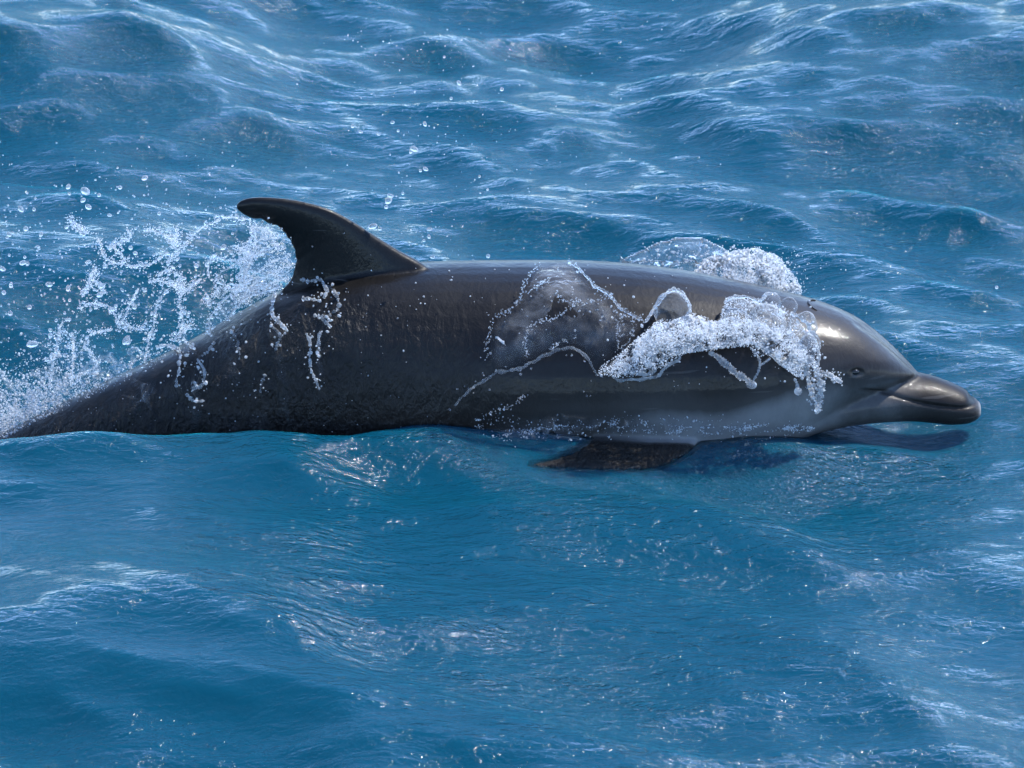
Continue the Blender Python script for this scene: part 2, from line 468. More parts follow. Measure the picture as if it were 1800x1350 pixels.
def build_dolphin():
    root = empty('dolphin', at(900, 660, 0))
    tag(root, 'dark grey wet dolphin surfacing with its back and dorsal fin out of the blue sea', 'dolphin')
    V, F = [], []
    for v, f in (loft(BODY, seg=150), loft(BEAK, seg=80, ex=2.0), dorsal(), pectoral(-1), pectoral(1), fluke(-1), fluke(1)):
        o = len(V); V += [tuple(p) for p in v]; F += [tuple(i + o for i in q) for q in f]
    me = mesh('raw', V, F)
    bm = bmesh.new(); bm.from_mesh(me)
    bmesh.ops.recalc_face_normals(bm, faces=bm.faces[:]); bm.to_mesh(me); bm.free()
    tmp = link('raw', me)
    md = tmp.modifiers.new('r', 'REMESH'); md.mode = 'VOXEL'; md.voxel_size = 0.0036; md.use_smooth_shade = True
    sm = tmp.modifiers.new('s', 'SMOOTH'); sm.factor = 0.5; sm.iterations = 7
    dg = bpy.context.evaluated_depsgraph_get(); dg.update()
    body = bpy.data.meshes.new_from_object(tmp.evaluated_get(dg))
    bpy.data.objects.remove(tmp); bpy.data.meshes.remove(me)
    n = len(body.vertices)
    co = np.zeros(n * 3, np.float32); body.vertices.foreach_get('co', co); co = co.reshape(-1, 3).astype(float)
    no = np.zeros(n * 3, np.float32); body.vertices.foreach_get('normal', no); no = no.reshape(-1, 3).astype(float)
    px = co[:, 0] * 1000 + 900
    # height as the pixel row it has in the plane of symmetry
    side_row = 675 - ((co[:, 2] - ZC) * CP) * 1000
    # mouth: a groove along the jaw, from the corner of the mouth to the tip
    mx = [1505, 1540, 1580, 1620, 1660, 1690, 1708, 1720, 1730]
    mouth_pix = [(1505, 681), (1540, 690), (1580, 700), (1620, 709), (1660, 715), (1690, 717), (1708, 714), (1720, 709), (1730, 706)]
    wy = pchip([s[0] for s in BEAK], [s[3] for s in BEAK], np.array(mx)) / 1000 * 0.96
    mz = [at(p[0], p[1], -float(b)).z for p, b in zip(mouth_pix, wy)]
    zline = pchip(mx, mz, np.clip(px, 1505, 1730))
    inm = smooth01(1500, 1530, px)
    dz = co[:, 2] - zline
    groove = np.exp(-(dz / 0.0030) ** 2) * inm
    over = np.exp(-((dz + 0.012) / 0.010) ** 2) * inm * smooth01(1560, 1640, px)
    co -= no * (groove * 0.0035)[:, None]
    lip = np.exp(-((dz - 0.012) / 0.010) ** 2) * inm
    co += no * (lip * 0.0005)[:, None]
    # upper jaw stops a little short of the lower one
    tipm = smooth01(1695, 1722, px) * smooth01(0.0, 0.006, dz)
    co[:, 0] -= tipm * 0.008
    # crease round the beak where the forehead starts
    cr_pix = [(1525, 684), (1560, 671), (1590, 661), (1613, 653)]
    rowm = 675 - ((co[:, 2] - ZC) * CP * 1000 - np.abs(co[:, 1]) * SP * 1000)
    cl_ = pchip([1488, 1515, 1545, 1580, 1612], [562, 574, 594, 622, 650], np.clip(px, 1488, 1612))
    dd = (rowm - cl_) * 0.8
    mm = smooth01(1490, 1520, px) * smooth01(1614, 1606, px) * (no[:, 2] > -0.2)
    co -= no * (np.exp(-((dd - 1) / 4.5) ** 2) * mm * 0.0034)[:, None]
    co += no * (np.exp(-((dd + 9) / 8) ** 2) * mm * 0.0020)[:, None]
    er = np.hypot((px - 1501) * 0.75, (rowm - 655) * 1.25)
    co += no * ((np.exp(-((er - 12) / 4.5) ** 2) * 0.0011 - np.exp(-(er / 8) ** 2) * 0.002) * (np.abs(co[:, 1]) > 0.03))[:, None]
    body.vertices.foreach_set('co', co.astype(np.float32).ravel())
    bcen = pchip([s[0] for s in BODY], [(s[1] + s[2]) / 2 for s in BODY], px)
    bh = pchip([s[0] for s in BODY], [(s[2] - s[1]) / 2 for s in BODY], px)
    bh = np.maximum(bh, 30)
    wob = np.array([_nz.noise(Vector((p[0] * 7, p[1] * 7, p[2] * 9))) for p in co]) * 0.22
    u = np.clip(wob * smooth01(1620, 1480, px) + (bcen - side_row) / bh, -1.2, 3.0)         # -1 belly, 1 back, above 1 the fin
    tone = 0.30 + 0 * px
    front = smooth01(820, 1250, px)
    belly = smooth01(0.40, -0.25, u)
    tone += belly * (0.06 + 0.42 * front - 0.12 * smooth01(1400, 1500, px))
    tone += 0.12 * smooth01(1180, 1460, px) * smooth01(-0.3, 0.5, u) * smooth01(1700, 1560, px)
    tone -= 0.17 * smooth01(0.2, 0.6, u) * smooth01(1400, 1100, px)
    tone -= 0.10 * smooth01(1000, 700, px)
    tone -= 0.06 * smooth01(1.0, 1.15, u)
    inb = smooth01(1560, 1650, px); up_ = smooth01(-0.001, 0.002, dz)
    tone = tone * (1 - inb) + inb * (up_ * 0.20 + (1 - up_) * 0.40)
    tone += 0.45 * smooth01(1712, 1726, px) * (dz < 0.002)
    # dark band from the eye to the forehead crease
    band_y = pchip([1440, 1494, 1560, 1612], [655, 648, 643, 652], np.clip(px, 1440, 1612))
    zb = 675 - band_y
    rowc = (co[:, 2] - ZC) * CP * 1000 - np.abs(co[:, 1]) * SP * 1000
    band = np.exp(-((rowc - zb) / 9) ** 2) * smooth01(1420, 1470, px) * smooth01(1625, 1600, px) * (np.abs(co[:, 1]) > 0.02)
    tone -= 0.17 * band
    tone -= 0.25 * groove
    wet = 0.08 + (0.42 * smooth01(930, 740, px) + 0.55 * smooth01(700, 520, px)) * smooth01(0.98, 0.55, u)
    wet = np.where(u > 1.02, 0.10, wet)
    zc_ = ZC + (675 - bcen) / 1000 / CP
    wd_ = pchip([s[0] for s in BODY], [s[3] for s in BODY], px) / 1000
    ell = ((co[:, 2] - zc_) / (bh / 1000 / CP)) ** 2 + (co[:, 1] / np.maximum(wd_, .03)) ** 2
    flip = smooth01(1.12, 1.3, ell) * (px > 900) * (px < 1300) * (co[:, 2] < 0.12)
    tone = tone * (1 - flip) + 0.10 * flip
    wet = wet * (1 - flip) + 1.0 * flip
    for nm, arr in (('tone', tone), ('wet', wet)):
        a = body.attributes.new(nm, 'FLOAT', 'POINT'); a.data.foreach_set('value', arr.astype(np.float32))
    body.update()
    body.name = 'body'
    body.polygons.foreach_set('use_smooth', np.ones(len(body.polygons), dtype=bool))
    child('body', body, M_SKIN, root)
    bvh = BVHTree.FromPolygons([Vector(p) for p in co], [tuple(p.vertices) for p in body.polygons])
    return root, bvh
DOLPHIN, BVH = build_dolphin()

def on_body(px, py, off=0.0, Y=None):
    """point on the near side of the animal, `off` metres towards the viewer's deck; else plane Y"""
    d = ray(px, py).normalized()
    h = BVH.ray_cast(CAM, d, 30)
    if h[0] is None:
        return None
    return h[0] - d * off

def clear_water():
    """how far one sees into the water: only where it lies thinly over the animal"""
    me = SEA.data; n = len(me.vertices)
    co = np.zeros(n * 3, np.float32); me.vertices.foreach_get('co', co); co = co.reshape(-1, 3)
    c = np.zeros(n, np.float32)
    box = np.where((co[:, 0] > -0.95) & (co[:, 0] < 0.9) & (np.abs(co[:, 1]) < 0.5))[0]
    for i in box:
        h = BVH.find_nearest(Vector(co[i]), 0.03)
        if h[0] is not None:
            c[i] = math.exp(-(h[3] / 0.009) ** 2) * 0.8 * float(smooth01(0.56, 0.42, co[i, 0]))
    a = me.attributes.new('clear', 'FLOAT', 'POINT'); a.data.foreach_set('value', c)
clear_water()

def detail_dolphin():
    for y in (-1, 1):
        p = on_body(1501, 655)
        bm = bmesh.new(); bmesh.ops.create_uvsphere(bm, u_segments=24, v_segments=16, radius=0.0085)
        bmesh.ops.scale(bm, vec=(1.2, 0.8, 0.72), verts=bm.verts)
        bmesh.ops.translate(bm, vec=Vector((p.x, -y * (p.y + 0.0045) if y > 0 else p.y + 0.0045, p.z)), verts=bm.verts)
        me = bpy.data.meshes.new('eye'); bm.to_mesh(me); bm.free()
        for q in me.polygons: q.use_smooth = True
        child('eye', me, M_EYE, DOLPHIN)
    # crescent blowhole with its raised rim on top of the head
    V, F = [], []
    for i in range(25):
        a = math.pi * (0.05 + 0.9 * i / 24)
        x = 0.535 - 0.016 * math.sin(a); y = 0.026 * math.cos(a)
        h = BVH.ray_cast(Vector((x, y, 1)), Vector((0, 0, -1)))[0]
        for k in range(8):
            b = 2 * math.pi * k / 8; r = 0.0022 * math.sin(a) ** 0.5
            V.append((x + r * math.cos(b), y, h.z + 0.001 + 0.9 * r * math.sin(b)))
    for i in range(24):
        for k in range(8): F.append((i*8 + k, i*8 + (k+1) % 8, (i+1)*8 + (k+1) % 8, (i+1)*8 + k))
    child('blowhole', mesh('blowhole', V, F), mat_simple('blowhole_rim', (0.03, 0.024, 0.021, 1), 0.3), DOLPHIN)
detail_dolphin()

# ------------------------------------------------------------------ thrown water
def mat_drop(name, white, rough=0.0):
    g = NT(name)
    tc = g.n('ShaderNodeTexCoord').outputs['Object']
    b = g.bump(g.noise(tc, 140.0, 3.0, 0.6), 0.25, 0.004)
    gl = g.n('ShaderNodeBsdfGlass', i_IOR=1.333, i_Roughness=rough); g.l(b, gl.inputs['Normal'])
    tl = g.n('ShaderNodeBsdfTranslucent', i_Color=(0.92, 0.95, 0.97, 1))
    df = g.n('ShaderNodeBsdfDiffuse', i_Color=(0.88, 0.92, 0.95, 1))
    w_ = g.mix(0.4, tl.outputs[0], df.outputs[0])
    f = g.math('MULTIPLY', g.mapr(g.noise(tc, 45.0, 3.0), 0.3, 0.7, 0.4, 1.5), white)
    g.l(g.mix(f, gl.outputs[0], w_), g.out.inputs[0]); return g.m
M_DROP = mat_drop('clear_drop', 0.16)
M_STRAND = mat_drop('water_strand', 0.30)
def mat_foam(name, white):
    g = NT(name)
    tc = g.n('ShaderNodeTexCoord').outputs['Object']
    b1 = g.bump(g.noise(tc, 120.0, 4.0, 0.65), 0.8, 0.008)
    fr = g.n('ShaderNodeFresnel', i_IOR=1.22); g.l(b1, fr.inputs['Normal'])
    gl = g.n('ShaderNodeBsdfGlossy', i_Roughness=0.05); g.l(b1, gl.inputs['Normal'])
    tr = g.n('ShaderNodeBsdfTransparent', i_Color=(0.97, 0.985, 1, 1))
    tl = g.n('ShaderNodeBsdfTranslucent', i_Color=(0.93, 0.95, 0.97, 1)); g.l(b1, tl.inputs['Normal'])
    df = g.n('ShaderNodeBsdfDiffuse', i_Color=(0.93, 0.95, 0.97, 1)); g.l(b1, df.inputs['Normal'])
    f = g.math('MULTIPLY', g.mapr(g.noise(tc, 38.0, 4.0, 0.6), 0.30, 0.66, 0.35, 1.6), white)
    f = g.math('MULTIPLY', f, g.mapr(g.noise(tc, 190.0, 3.0, 0.6), 0.36, 0.60, 0.55, 1.3))
    f = g.math('MINIMUM', f, 0.97)
    body = g.mix(f, tr.outputs[0], g.mix(0.45, tl.outputs[0], df.outputs[0]))
    g.l(g.mix(fr.outputs[0], body, gl.outputs[0]), g.out.inputs[0]); return g.m
M_FOAM = mat_foam('white_foam', 1.0)
M_BEAD = mat_foam('foam_bead', 0.78)
def mat_mist():
    g = NT('white_froth_glints')
    tc = g.n('ShaderNodeTexCoord').outputs['Object']
    c_ = g.mixc(g.noise(tc, 60.0, 2.0), (0.86, 0.90, 0.93, 1), (0.95, 0.96, 0.97, 1))
    tl = g.n('ShaderNodeBsdfTranslucent'); df = g.n('ShaderNodeBsdfDiffuse'); tr = g.n('ShaderNodeBsdfTransparent')
    g.l(c_, tl.inputs[0]); g.l(c_, df.inputs[0])
    g.l(g.mix(0.35, g.mix(0.5, tl.outputs[0], df.outputs[0]), tr.outputs[0]), g.out.inputs[0]); return g.m
M_MIST = mat_mist()
M_ROPE = mat_drop('clear_rope', 0.09)

def mat_film(name, haze, bs, fade=False):
    g = NT(name)
    tc = g.n('ShaderNodeTexCoord').outputs['Object']
    b1 = g.bump(g.noise(tc, 22.0, 3.0, 0.5, 0.8), bs, 0.02)
    b2 = g.bump(g.noise(tc, 90.0, 3.0, 0.5, 0.8), bs * 0.8, 0.005, b1)
    lw = g.n('ShaderNodeFresnel', i_IOR=1.38); g.l(b2, lw.inputs['Normal'])
    gl = g.n('ShaderNodeBsdfGlossy', i_Roughness=0.03); g.l(b2, gl.inputs['Normal'])
    tr = g.n('ShaderNodeBsdfTransparent', i_Color=(0.97, 0.985, 1, 1))
    tl = g.n('ShaderNodeBsdfTranslucent', i_Color=(0.9, 0.93, 0.96, 1))
    hz = g.math('MULTIPLY', g.mapr(g.noise(tc, 26.0, 4.0, 0.6), 0.35, 0.75, 0.2, 1.8), haze)
    fc = g.n('ShaderNodeLayerWeight', i_Blend=0.5); g.l(b1, fc.inputs['Normal'])
    rim = g.math('MULTIPLY', g.math('POWER', fc.outputs['Facing'], 3.0), 0.5)
    hz = g.math('MINIMUM', g.math('ADD', hz, rim), 0.8)
    fd = g.n('ShaderNodeAttribute', attribute_name='core').outputs['Fac'] if fade else 1.0
    hz = g.math('MULTIPLY', hz, fd)
    df = g.n('ShaderNodeBsdfDiffuse', i_Color=(0.9, 0.93, 0.96, 1))
    body = g.mix(hz, tr.outputs[0], g.mix(0.5, tl.outputs[0], df.outputs[0]))
    g.l(g.mix(g.math('MULTIPLY', g.math('MULTIPLY', lw.outputs[0], 0.5), fd), body, gl.outputs[0]), g.out.inputs[0]); return g.m
M_FILM = mat_film('water_film', 0.040, 0.30)
M_WEB = mat_film('broken_water_film', 0.11, 0.8)
M_WET = mat_film('running_water_film', 0.034, 1.0, True)
M_VEIL = mat_film('clear_veil', 0.085, 0.6, True)

def nz(p, f, oct_=3):
    return _nz.fractal(Vector(p) * f, 1.0, 2.0, oct_)

def path(pts, off, Y, wander=0.0):
    """picture points to the place: on the flank (a little in front of it) or in the air at Y"""
    n = max(14, int(len(pts) * 18))
    P = catmull([(p[0], p[1]) for p in pts], n)
    out = []; yl = None
    for k, (px, py) in enumerate(P):
        px += 3.0 * _nz.noise(Vector((px * .06, py * .06, off * 50 + 3))); py += 3.0 * _nz.noise(Vector((px * .06, py * .06, off * 50 + 9)))
        q = on_body(px, py, off) if Y is None else at(px, py, Y + wander * _nz.noise(Vector((px * .012, py * .012, 1.7))))
        if q is None:
            q = at(px, py, yl if yl is not None else -0.05)
        yl = q.y; out.append(q)
    return out

def tube(P, r, seed=0.0, beads=0.6, sides=8):
    V, F = [], []; n = len(P)
    for i in range(n):
        t = (P[min(i + 1, n - 1)] - P[max(i - 1, 0)])
        if t.length < 1e-6: t = Vector((1, 0, 0))
        t.normalize()
        a = t.cross(Vector((0.3, 1, 0.2))).normalized(); b = t.cross(a)
        s = i / (n - 1)
        rr = r * (0.55 + 0.45 * math.sin(math.pi * min(1, max(0.04, s))) ** 0.5) * (1 + beads * (1.2 * _nz.noise(Vector((i * 0.33, seed * 3.1, 0.5))) + 0.9 * _nz.noise(Vector((i * 0.8, seed * 5.7, 4.5)))))
        rr = max(rr, r * 0.14)
        if i in (0, n - 1): rr *= 0.3
        for k in range(sides):
            c = 2 * math.pi * k / sides
            V.append(P[i] + (a * math.cos(c) + b * math.sin(c)) * rr)
    for i in range(n - 1):
        for k in range(sides): F.append((i*sides + k, i*sides + (k+1) % sides, (i+1)*sides + (k+1) % sides, (i+1)*sides + k))
    F.append(tuple(range(sides))[::-1]); F.append(tuple((n - 1) * sides + k for k in range(sides)))
    return V, F

_ICO = {}
def ico(sub):
    if sub not in _ICO:
        bm = bmesh.new(); bmesh.ops.create_icosphere(bm, subdivisions=sub, radius=1.0)
        _ICO[sub] = (np.array([v.co[:] for v in bm.verts]), np.array([[v.index for v in f.verts] for f in bm.faces])); bm.free()
    return _ICO[sub]

def balls(items, sub=1):
    """many little drops as one mesh; items: (centre, radius, stretch)"""
    v0, f0 = ico(sub); V, F = [], []
    for n, (c, r, st) in enumerate(items):
        d = rng.normal(0, 1, 3); d /= np.linalg.norm(d)
        v = v0 * r
        v = v + np.outer(v @ d, d) * st
        V.append(v + np.array(c)); F.append(f0 + n * len(v0))
    V = np.vstack(V); F = np.vstack(F)
    return mesh('drops', V, [tuple(map(int, q)) for q in F])

def inside(poly, X, Y):
    poly = np.array(poly, float); c = np.zeros(X.shape, bool); n = len(poly)
    for i in range(n):
        x1, y1 = poly[i]; x2, y2 = poly[(i + 1) % n]
        k = ((y1 > Y) != (y2 > Y)) & (X < (x2 - x1) * (Y - y1) / (y2 - y1 + 1e-9) + x1)
        c ^= k
    return c

def edge_dist(poly, X, Y):
    poly = np.array(poly, float); d = np.full(X.shape, 1e9); n = len(poly)
    for i in range(n):
        a, b = poly[i], poly[(i + 1) % n]; ab = b - a
        t = np.clip(((X - a[0]) * ab[0] + (Y - a[1]) * ab[1]) / (ab @ ab + 1e-9), 0, 1)
        d = np.minimum(d, np.hypot(X - a[0] - t * ab[0], Y - a[1] - t * ab[1]))
    return d

def patch(poly, step, where, bulge, rough, hole=-9.0, thick=0.0, seed=0.0, fr=26.0):
    """a ragged sheet of water filling an outline; where(px, py, d) gives the place, d px from the rim"""
    P = np.array(poly, float)
    xs = np.arange(P[:, 0].min() - step, P[:, 0].max() + step * 2, step); ys = np.arange(P[:, 1].min() - step, P[:, 1].max() + step * 2, step)
    X, Y = np.meshgrid(xs, ys)
    wx = np.array([[6 * _nz.noise(Vector((x * .05, y * .05, seed))) for x in xs] for y in ys])
    ins = inside(poly, X + wx, Y + wx * .6); ed = edge_dist(poly, X, Y)
    idx = -np.ones(X.shape, int); V, F = [], []
    core_ = []
    for r in range(X.shape[0]):
        for c in range(X.shape[1]):
            if not ins[r, c]: continue
            q = where(X[r, c], Y[r, c], ed[r, c])
            if q is None: continue
            if _nz.noise(Vector((X[r, c] * .045, Y[r, c] * .045, seed + 5))) < hole * min(1.0, 1.5 - ed[r, c] / 40): continue
            dq = (CAM - q).normalized()
            q = q + dq * (bulge * min(1, ed[r, c] / 45) ** 0.6 + rough * nz((q.x, q.z, seed), fr, 4))
            idx[r, c] = len(V); V.append(q); core_.append(min(1.0, max(0.0, (ed[r, c] - 2) / 26)))
    for r in range(X.shape[0] - 1):
        for c in range(X.shape[1] - 1):
            k = (idx[r, c], idx[r + 1, c], idx[r + 1, c + 1], idx[r, c + 1])
            if min(k) >= 0: F.append(k)
    me = mesh('sheet', V, F)
    at_ = me.attributes.new('core', 'FLOAT', 'POINT'); at_.data.foreach_set('value', np.array(core_, np.float32))
    bm = bmesh.new(); bm.from_mesh(me)
    bmesh.ops.delete(bm, geom=[v for v in bm.verts if not v.link_faces], context='VERTS')
    if thick:
        bm.normal_update()
        bmesh.ops.solidify(bm, geom=bm.faces[:] , thickness=thick)
    for _ in range(2): bmesh.ops.smooth_vert(bm, verts=[v for v in bm.verts if v.is_boundary], factor=0.5, use_axis_x=True, use_axis_y=True, use_axis_z=True)
    bm.to_mesh(me); bm.free()
    me.polygons.foreach_set('use_smooth', np.ones(len(me.polygons), dtype=bool))
    return me

def dome(px, py, rx, ry, off, Y=None, tilt=0.0):
    """thin bubble of water standing off the flank"""
    c = on_body(px, py, off) if Y is None else at(px, py, Y)
    v0, f0 = ico(4); V = []
    for v in v0:
        q = Vector((v[0] * rx / 1000, v[1] * min(rx, ry) / 1000 * 0.8, v[2] * ry / 1000))
        q *= 1 + 0.10 * _nz.noise(Vector(v) * 1.6 + Vector((px * .1, 0, 0)))
        q.rotate(Matrix.Rotation(tilt, 3, 'Y'))
        V.append(c + q)
    return mesh('dome', V, [tuple(map(int, q)) for q in f0])

def strands(root, lst, off=0.02, Y=None, wander=0.0, mat=None, k=0, name='water_strand', rs=1.0, torn=0.0):
    for i, (r, pts) in enumerate(lst):
        P = path(pts, off + 0.008 * math.sin(i * 2.3 + k), None if Y is None else Y + 0.04 * math.sin(i * 1.7 + k), wander)
        V, F = [], []
        runs, cur = [], []
        for j, q_ in enumerate(P):                      # a torn strand is a row of shorter ones
            cur.append(q_)
            if torn and len(cur) > 7 and rng.random() < torn:
                runs.append(cur); cur = []
        if len(cur) > 5: runs.append(cur)
        for m_, run in enumerate(runs or [P]):
            v_, f_ = tube(run, r * rs * rng.uniform(0.7, 1.25), seed=i + k * 13.0 + m_ * 3.3)
            o_ = len(V); V += v_; F += [tuple(x + o_ for x in f) for f in f_]
        child(name, mesh('strand', V, F), mat or M_STRAND, root)

def crumbs(lst, n, spread, rmax, off=0.02, Y=None, wander=0.0):
    """droplets that hang along the strands"""
    out = []
    for r, pts in lst:
        C = catmull([(p[0], p[1]) for p in pts], 60)
        L = np.hypot(*np.diff(C, axis=0).T).sum()
        for _ in range(max(2, int(n * L / 100))):
            c = C[rng.integers(60)]; px, py = c + rng.normal(0, spread, 2)
            q = on_body(px, py, off + rng.uniform(0, .02)) if Y is None else at(px, py, Y + rng.normal(0, .03) + wander * _nz.noise(Vector((px * .012, py * .012, 1.7))))
            if q is None: q = at(px, py, -0.1)
            out.append((q, 0.0011 + (rmax - 0.0011) * rng.random() ** 3, rng.uniform(0, .6)))
    return out

def z2(l): return [(x * .35556, 280 + y * .35556) for x, y in l]          # photo detail behind the fin
def z3(l): return [(800 + x * .37778, 400 + y * .37778) for x, y in l]    # photo detail over the flank

def mist(n, pick, rmin=0.0004, rmax=0.0013):
    """white froth: a great many tiny bits, thick in some places and thin in others"""
    out = []; guard = 0
    while len(out) < n and guard < n * 40:
        guard += 1
        q = pick()
        if q is None: continue
        g_ = nz((q.x, q.y * .5, q.z), 42, 3)
        if g_ < rng.normal(0.05, 0.22): continue
        out.append((q, rmin + (rmax - rmin) * rng.random() ** 2.5, rng.uniform(0, .8)))
    return balls(out)

# --- water streaming off the dorsal fin
fin_root = empty('fin_splash', at(400, 500, 0))
tag(fin_root, 'lacy fan of water strands streaming off the ragged rear edge of the dorsal fin', 'splash')
FS = [(.0021, z2(l)) for l in (
    [(1240, 298), (1100, 290), (1000, 340), (930, 400), (870, 460), (825, 520)],
    [(870, 440), (840, 390), (780, 360), (720, 345)],
    [(630, 345), (640, 390), (590, 410), (560, 430), (600, 470), (640, 520), (700, 530), (790, 490), (830, 460)],
    [(490, 390), (510, 470), (560, 510), (610, 515)],
    [(400, 680), (430, 640), (470, 600), (500, 640), (525, 660)], [(440, 610), (455, 560), (480, 540)],
    [(685, 640), (650, 700), (625, 760), (600, 800), (580, 830)], [(600, 800), (650, 830), (745, 845)],
    [(545, 845), (500, 850), (440, 870), (420, 920), (450, 960), (475, 1000), (470, 1030), (400, 1060), (380, 1110)],
    [(310, 800), (290, 860), (275, 940), (260, 1020), (245, 1150)], [(350, 860), (365, 960), (360, 1050), (355, 1130)],
    [(820, 640), (770, 740), (755, 830), (730, 920), (715, 1020)], [(895, 560), (900, 650), (890, 720), (905, 790), (890, 850), (860, 900)],
    [(780, 580), (830, 545), (885, 580), (890, 630)], [(990, 590), (940, 630), (900, 660)], [(900, 650), (850, 620), (790, 600), (740, 600)],
    [(1255, 330), (1260, 400), (1250, 470), (1150, 500), (1050, 480), (1030, 560)], [(1250, 470), (1210, 570), (1170, 640), (1100, 700), (1060, 760), (1030, 820), (1045, 900)],
    [(1375, 640), (1260, 640), (1170, 645), (1100, 620), (1060, 590)], [(1160, 740), (1140, 830), (1080, 890), (1045, 910)], [(1330, 430), (1230, 500), (1170, 600)],
    [(1160, 430), (1210, 460), (1240, 480)], [(1020, 720), (1050, 670), (1080, 640)], [(960, 800), (930, 830), (905, 860)], [(880, 340), (870, 380), (865, 420)],
    [(340, 290), (380, 330), (440, 370)], [(380, 740), (450, 715), (540, 730), (580, 790)])]
strands(fin_root, FS, Y=0.02, wander=0.10, k=1, torn=0.14)
web = z2([(1262, 300), (1300, 300), (1340, 340), (1395, 370), (1425, 430), (1452, 480), (1445, 560), (1410, 620), (1365, 660), (1280, 690), (1180, 740), (1140, 830), (1080, 895), (1040, 900), (1020, 830), (1050, 750), (1120, 680), (1180, 600), (1230, 510), (1265, 440), (1240, 360)])
child('water_film', patch(web, 4, lambda x, y, d: at(x, y, 0.012 + .02 * _nz.noise(Vector((x * .02, y * .02, 2)))), 0.0, 0.010, hole=-0.42, seed=2.0, fr=34), M_WEB, fin_root)
flow = [(.0016, z2(l)) for l in ([(1440, 470), (1330, 520), (1230, 590), (1150, 690)], [(1450, 520), (1350, 560), (1250, 620), (1180, 720)], [(1410, 420), (1310, 450), (1200, 500), (1090, 560)],
        [(1380, 390), (1300, 390), (1250, 420), (1180, 440)], [(1430, 590), (1330, 610), (1240, 660), (1150, 760)], [(1400, 620), (1290, 660), (1200, 700), (1120, 800)], [(1340, 350), (1290, 345), (1240, 330)])]
strands(fin_root, flow, Y=0.0, wander=0.05, k=2)
c = crumbs(FS, 70, 6.0, 0.0034, Y=0.02, wander=0.10) + crumbs(flow, 34, 12.0, 0.0030, Y=0.0, wander=.05)
child('droplets', balls(c), M_DROP, fin_root)['kind'] = 'stuff'
FC = [catmull(p, 40) for r, p in FS + flow + flow + flow]
def pick_fin():
    C_ = FC[rng.integers(len(FC))]; c_ = C_[rng.integers(40)]
    px, py = c_ + rng.normal(0, 5.5, 2)
    return at(px, py, 0.02 + rng.normal(0, .03) + 0.10 * _nz.noise(Vector((px * .012, py * .012, 1.7))))
child('froth_glints', mist(6000, pick_fin, rmax=.0012), M_MIST, fin_root)['kind'] = 'stuff'

# --- trickles over the dark rear flank
tr_root = empty('flank_trickles', at(420, 640, -0.15))
tag(tr_root, 'thin bright trickles of water running down the dark flank below the dorsal fin', 'water trickles')
TS = [(.0030, z2(l)) for l in (
    [(1480, 595), (1530, 602), (1590, 600), (1615, 650), (1600, 690)], [(1615, 620), (1665, 670), (1670, 740), (1640, 765)], [(1490, 690), (1550, 688), (1590, 700)],
    [(1550, 770), (1600, 780), (1640, 770)], [(1590, 780), (1630, 830)], [(1360, 660), (1345, 730), (1350, 780), (1390, 820), (1420, 850)], [(1345, 830), (1390, 865), (1380, 910), (1360, 950)],
    [(1520, 858), (1530, 940), (1535, 1020), (1555, 1080), (1578, 1140)], [(1582, 848), (1572, 920), (1580, 980)], [(1140, 850), (1175, 890), (1182, 960), (1188, 1015)],
    [(770, 935), (830, 922), (890, 950), (882, 1040), (870, 1130)], [(975, 985), (1005, 1040), (1000, 1110), (950, 1140)], [(1060, 905), (1030, 950), (1000, 980)], [(905, 885), (930, 915), (960, 940)],
    [(1310, 1060), (1290, 1120), (1285, 1160)], [(920, 1160), (960, 1190), (1010, 1195)])]
strands(tr_root, TS, off=0.006, k=3, torn=0.08)
for i, pl in enumerate(([(318, 610), (352, 596), (372, 640), (362, 700), (368, 757), (330, 757), (318, 690)], [(385, 590), (420, 600), (428, 660), (418, 720), (430, 755), (398, 757), (388, 690)],
                        [(470, 560), (498, 560), (505, 640), (512, 700), (530, 752), (492, 752), (474, 660)], [(538, 600), (566, 585), (576, 640), (572, 690), (588, 745), (556, 748), (543, 680)], [(232, 655), (268, 640), (282, 700), (276, 755), (240, 757), (226, 710)])):
    child('water_film', patch(pl, 3.5, lambda x, y, d: on_body(x, y, 0.002), 0.002, 0.005, hole=-0.05, seed=40.0 + i, fr=48), M_WET, tr_root)['kind'] = 'stuff'
c = crumbs(TS, 22, 9.0, 0.0036, off=0.004)
for _ in range(380):                                   # beads of water all over the wet rear flank, whitened to imitate glitter
    px = rng.uniform(60, 760); py = rng.uniform(500, 765)
    if rng.random() < px / 900 * 0.75: continue
    q = on_body(px, py, 0.0006)
    if q is not None: c.append((q, 0.0006 + 0.0016 * rng.random() ** 4, .3))
for _ in range(60):
    q = on_body(rng.uniform(640, 1240), rng.uniform(470, 560), 0.0006)
    if q is not None: c.append((q, 0.0008 + 0.0016 * rng.random() ** 3, .2))
child('droplets', balls(c), M_BEAD, tr_root)['kind'] = 'stuff'

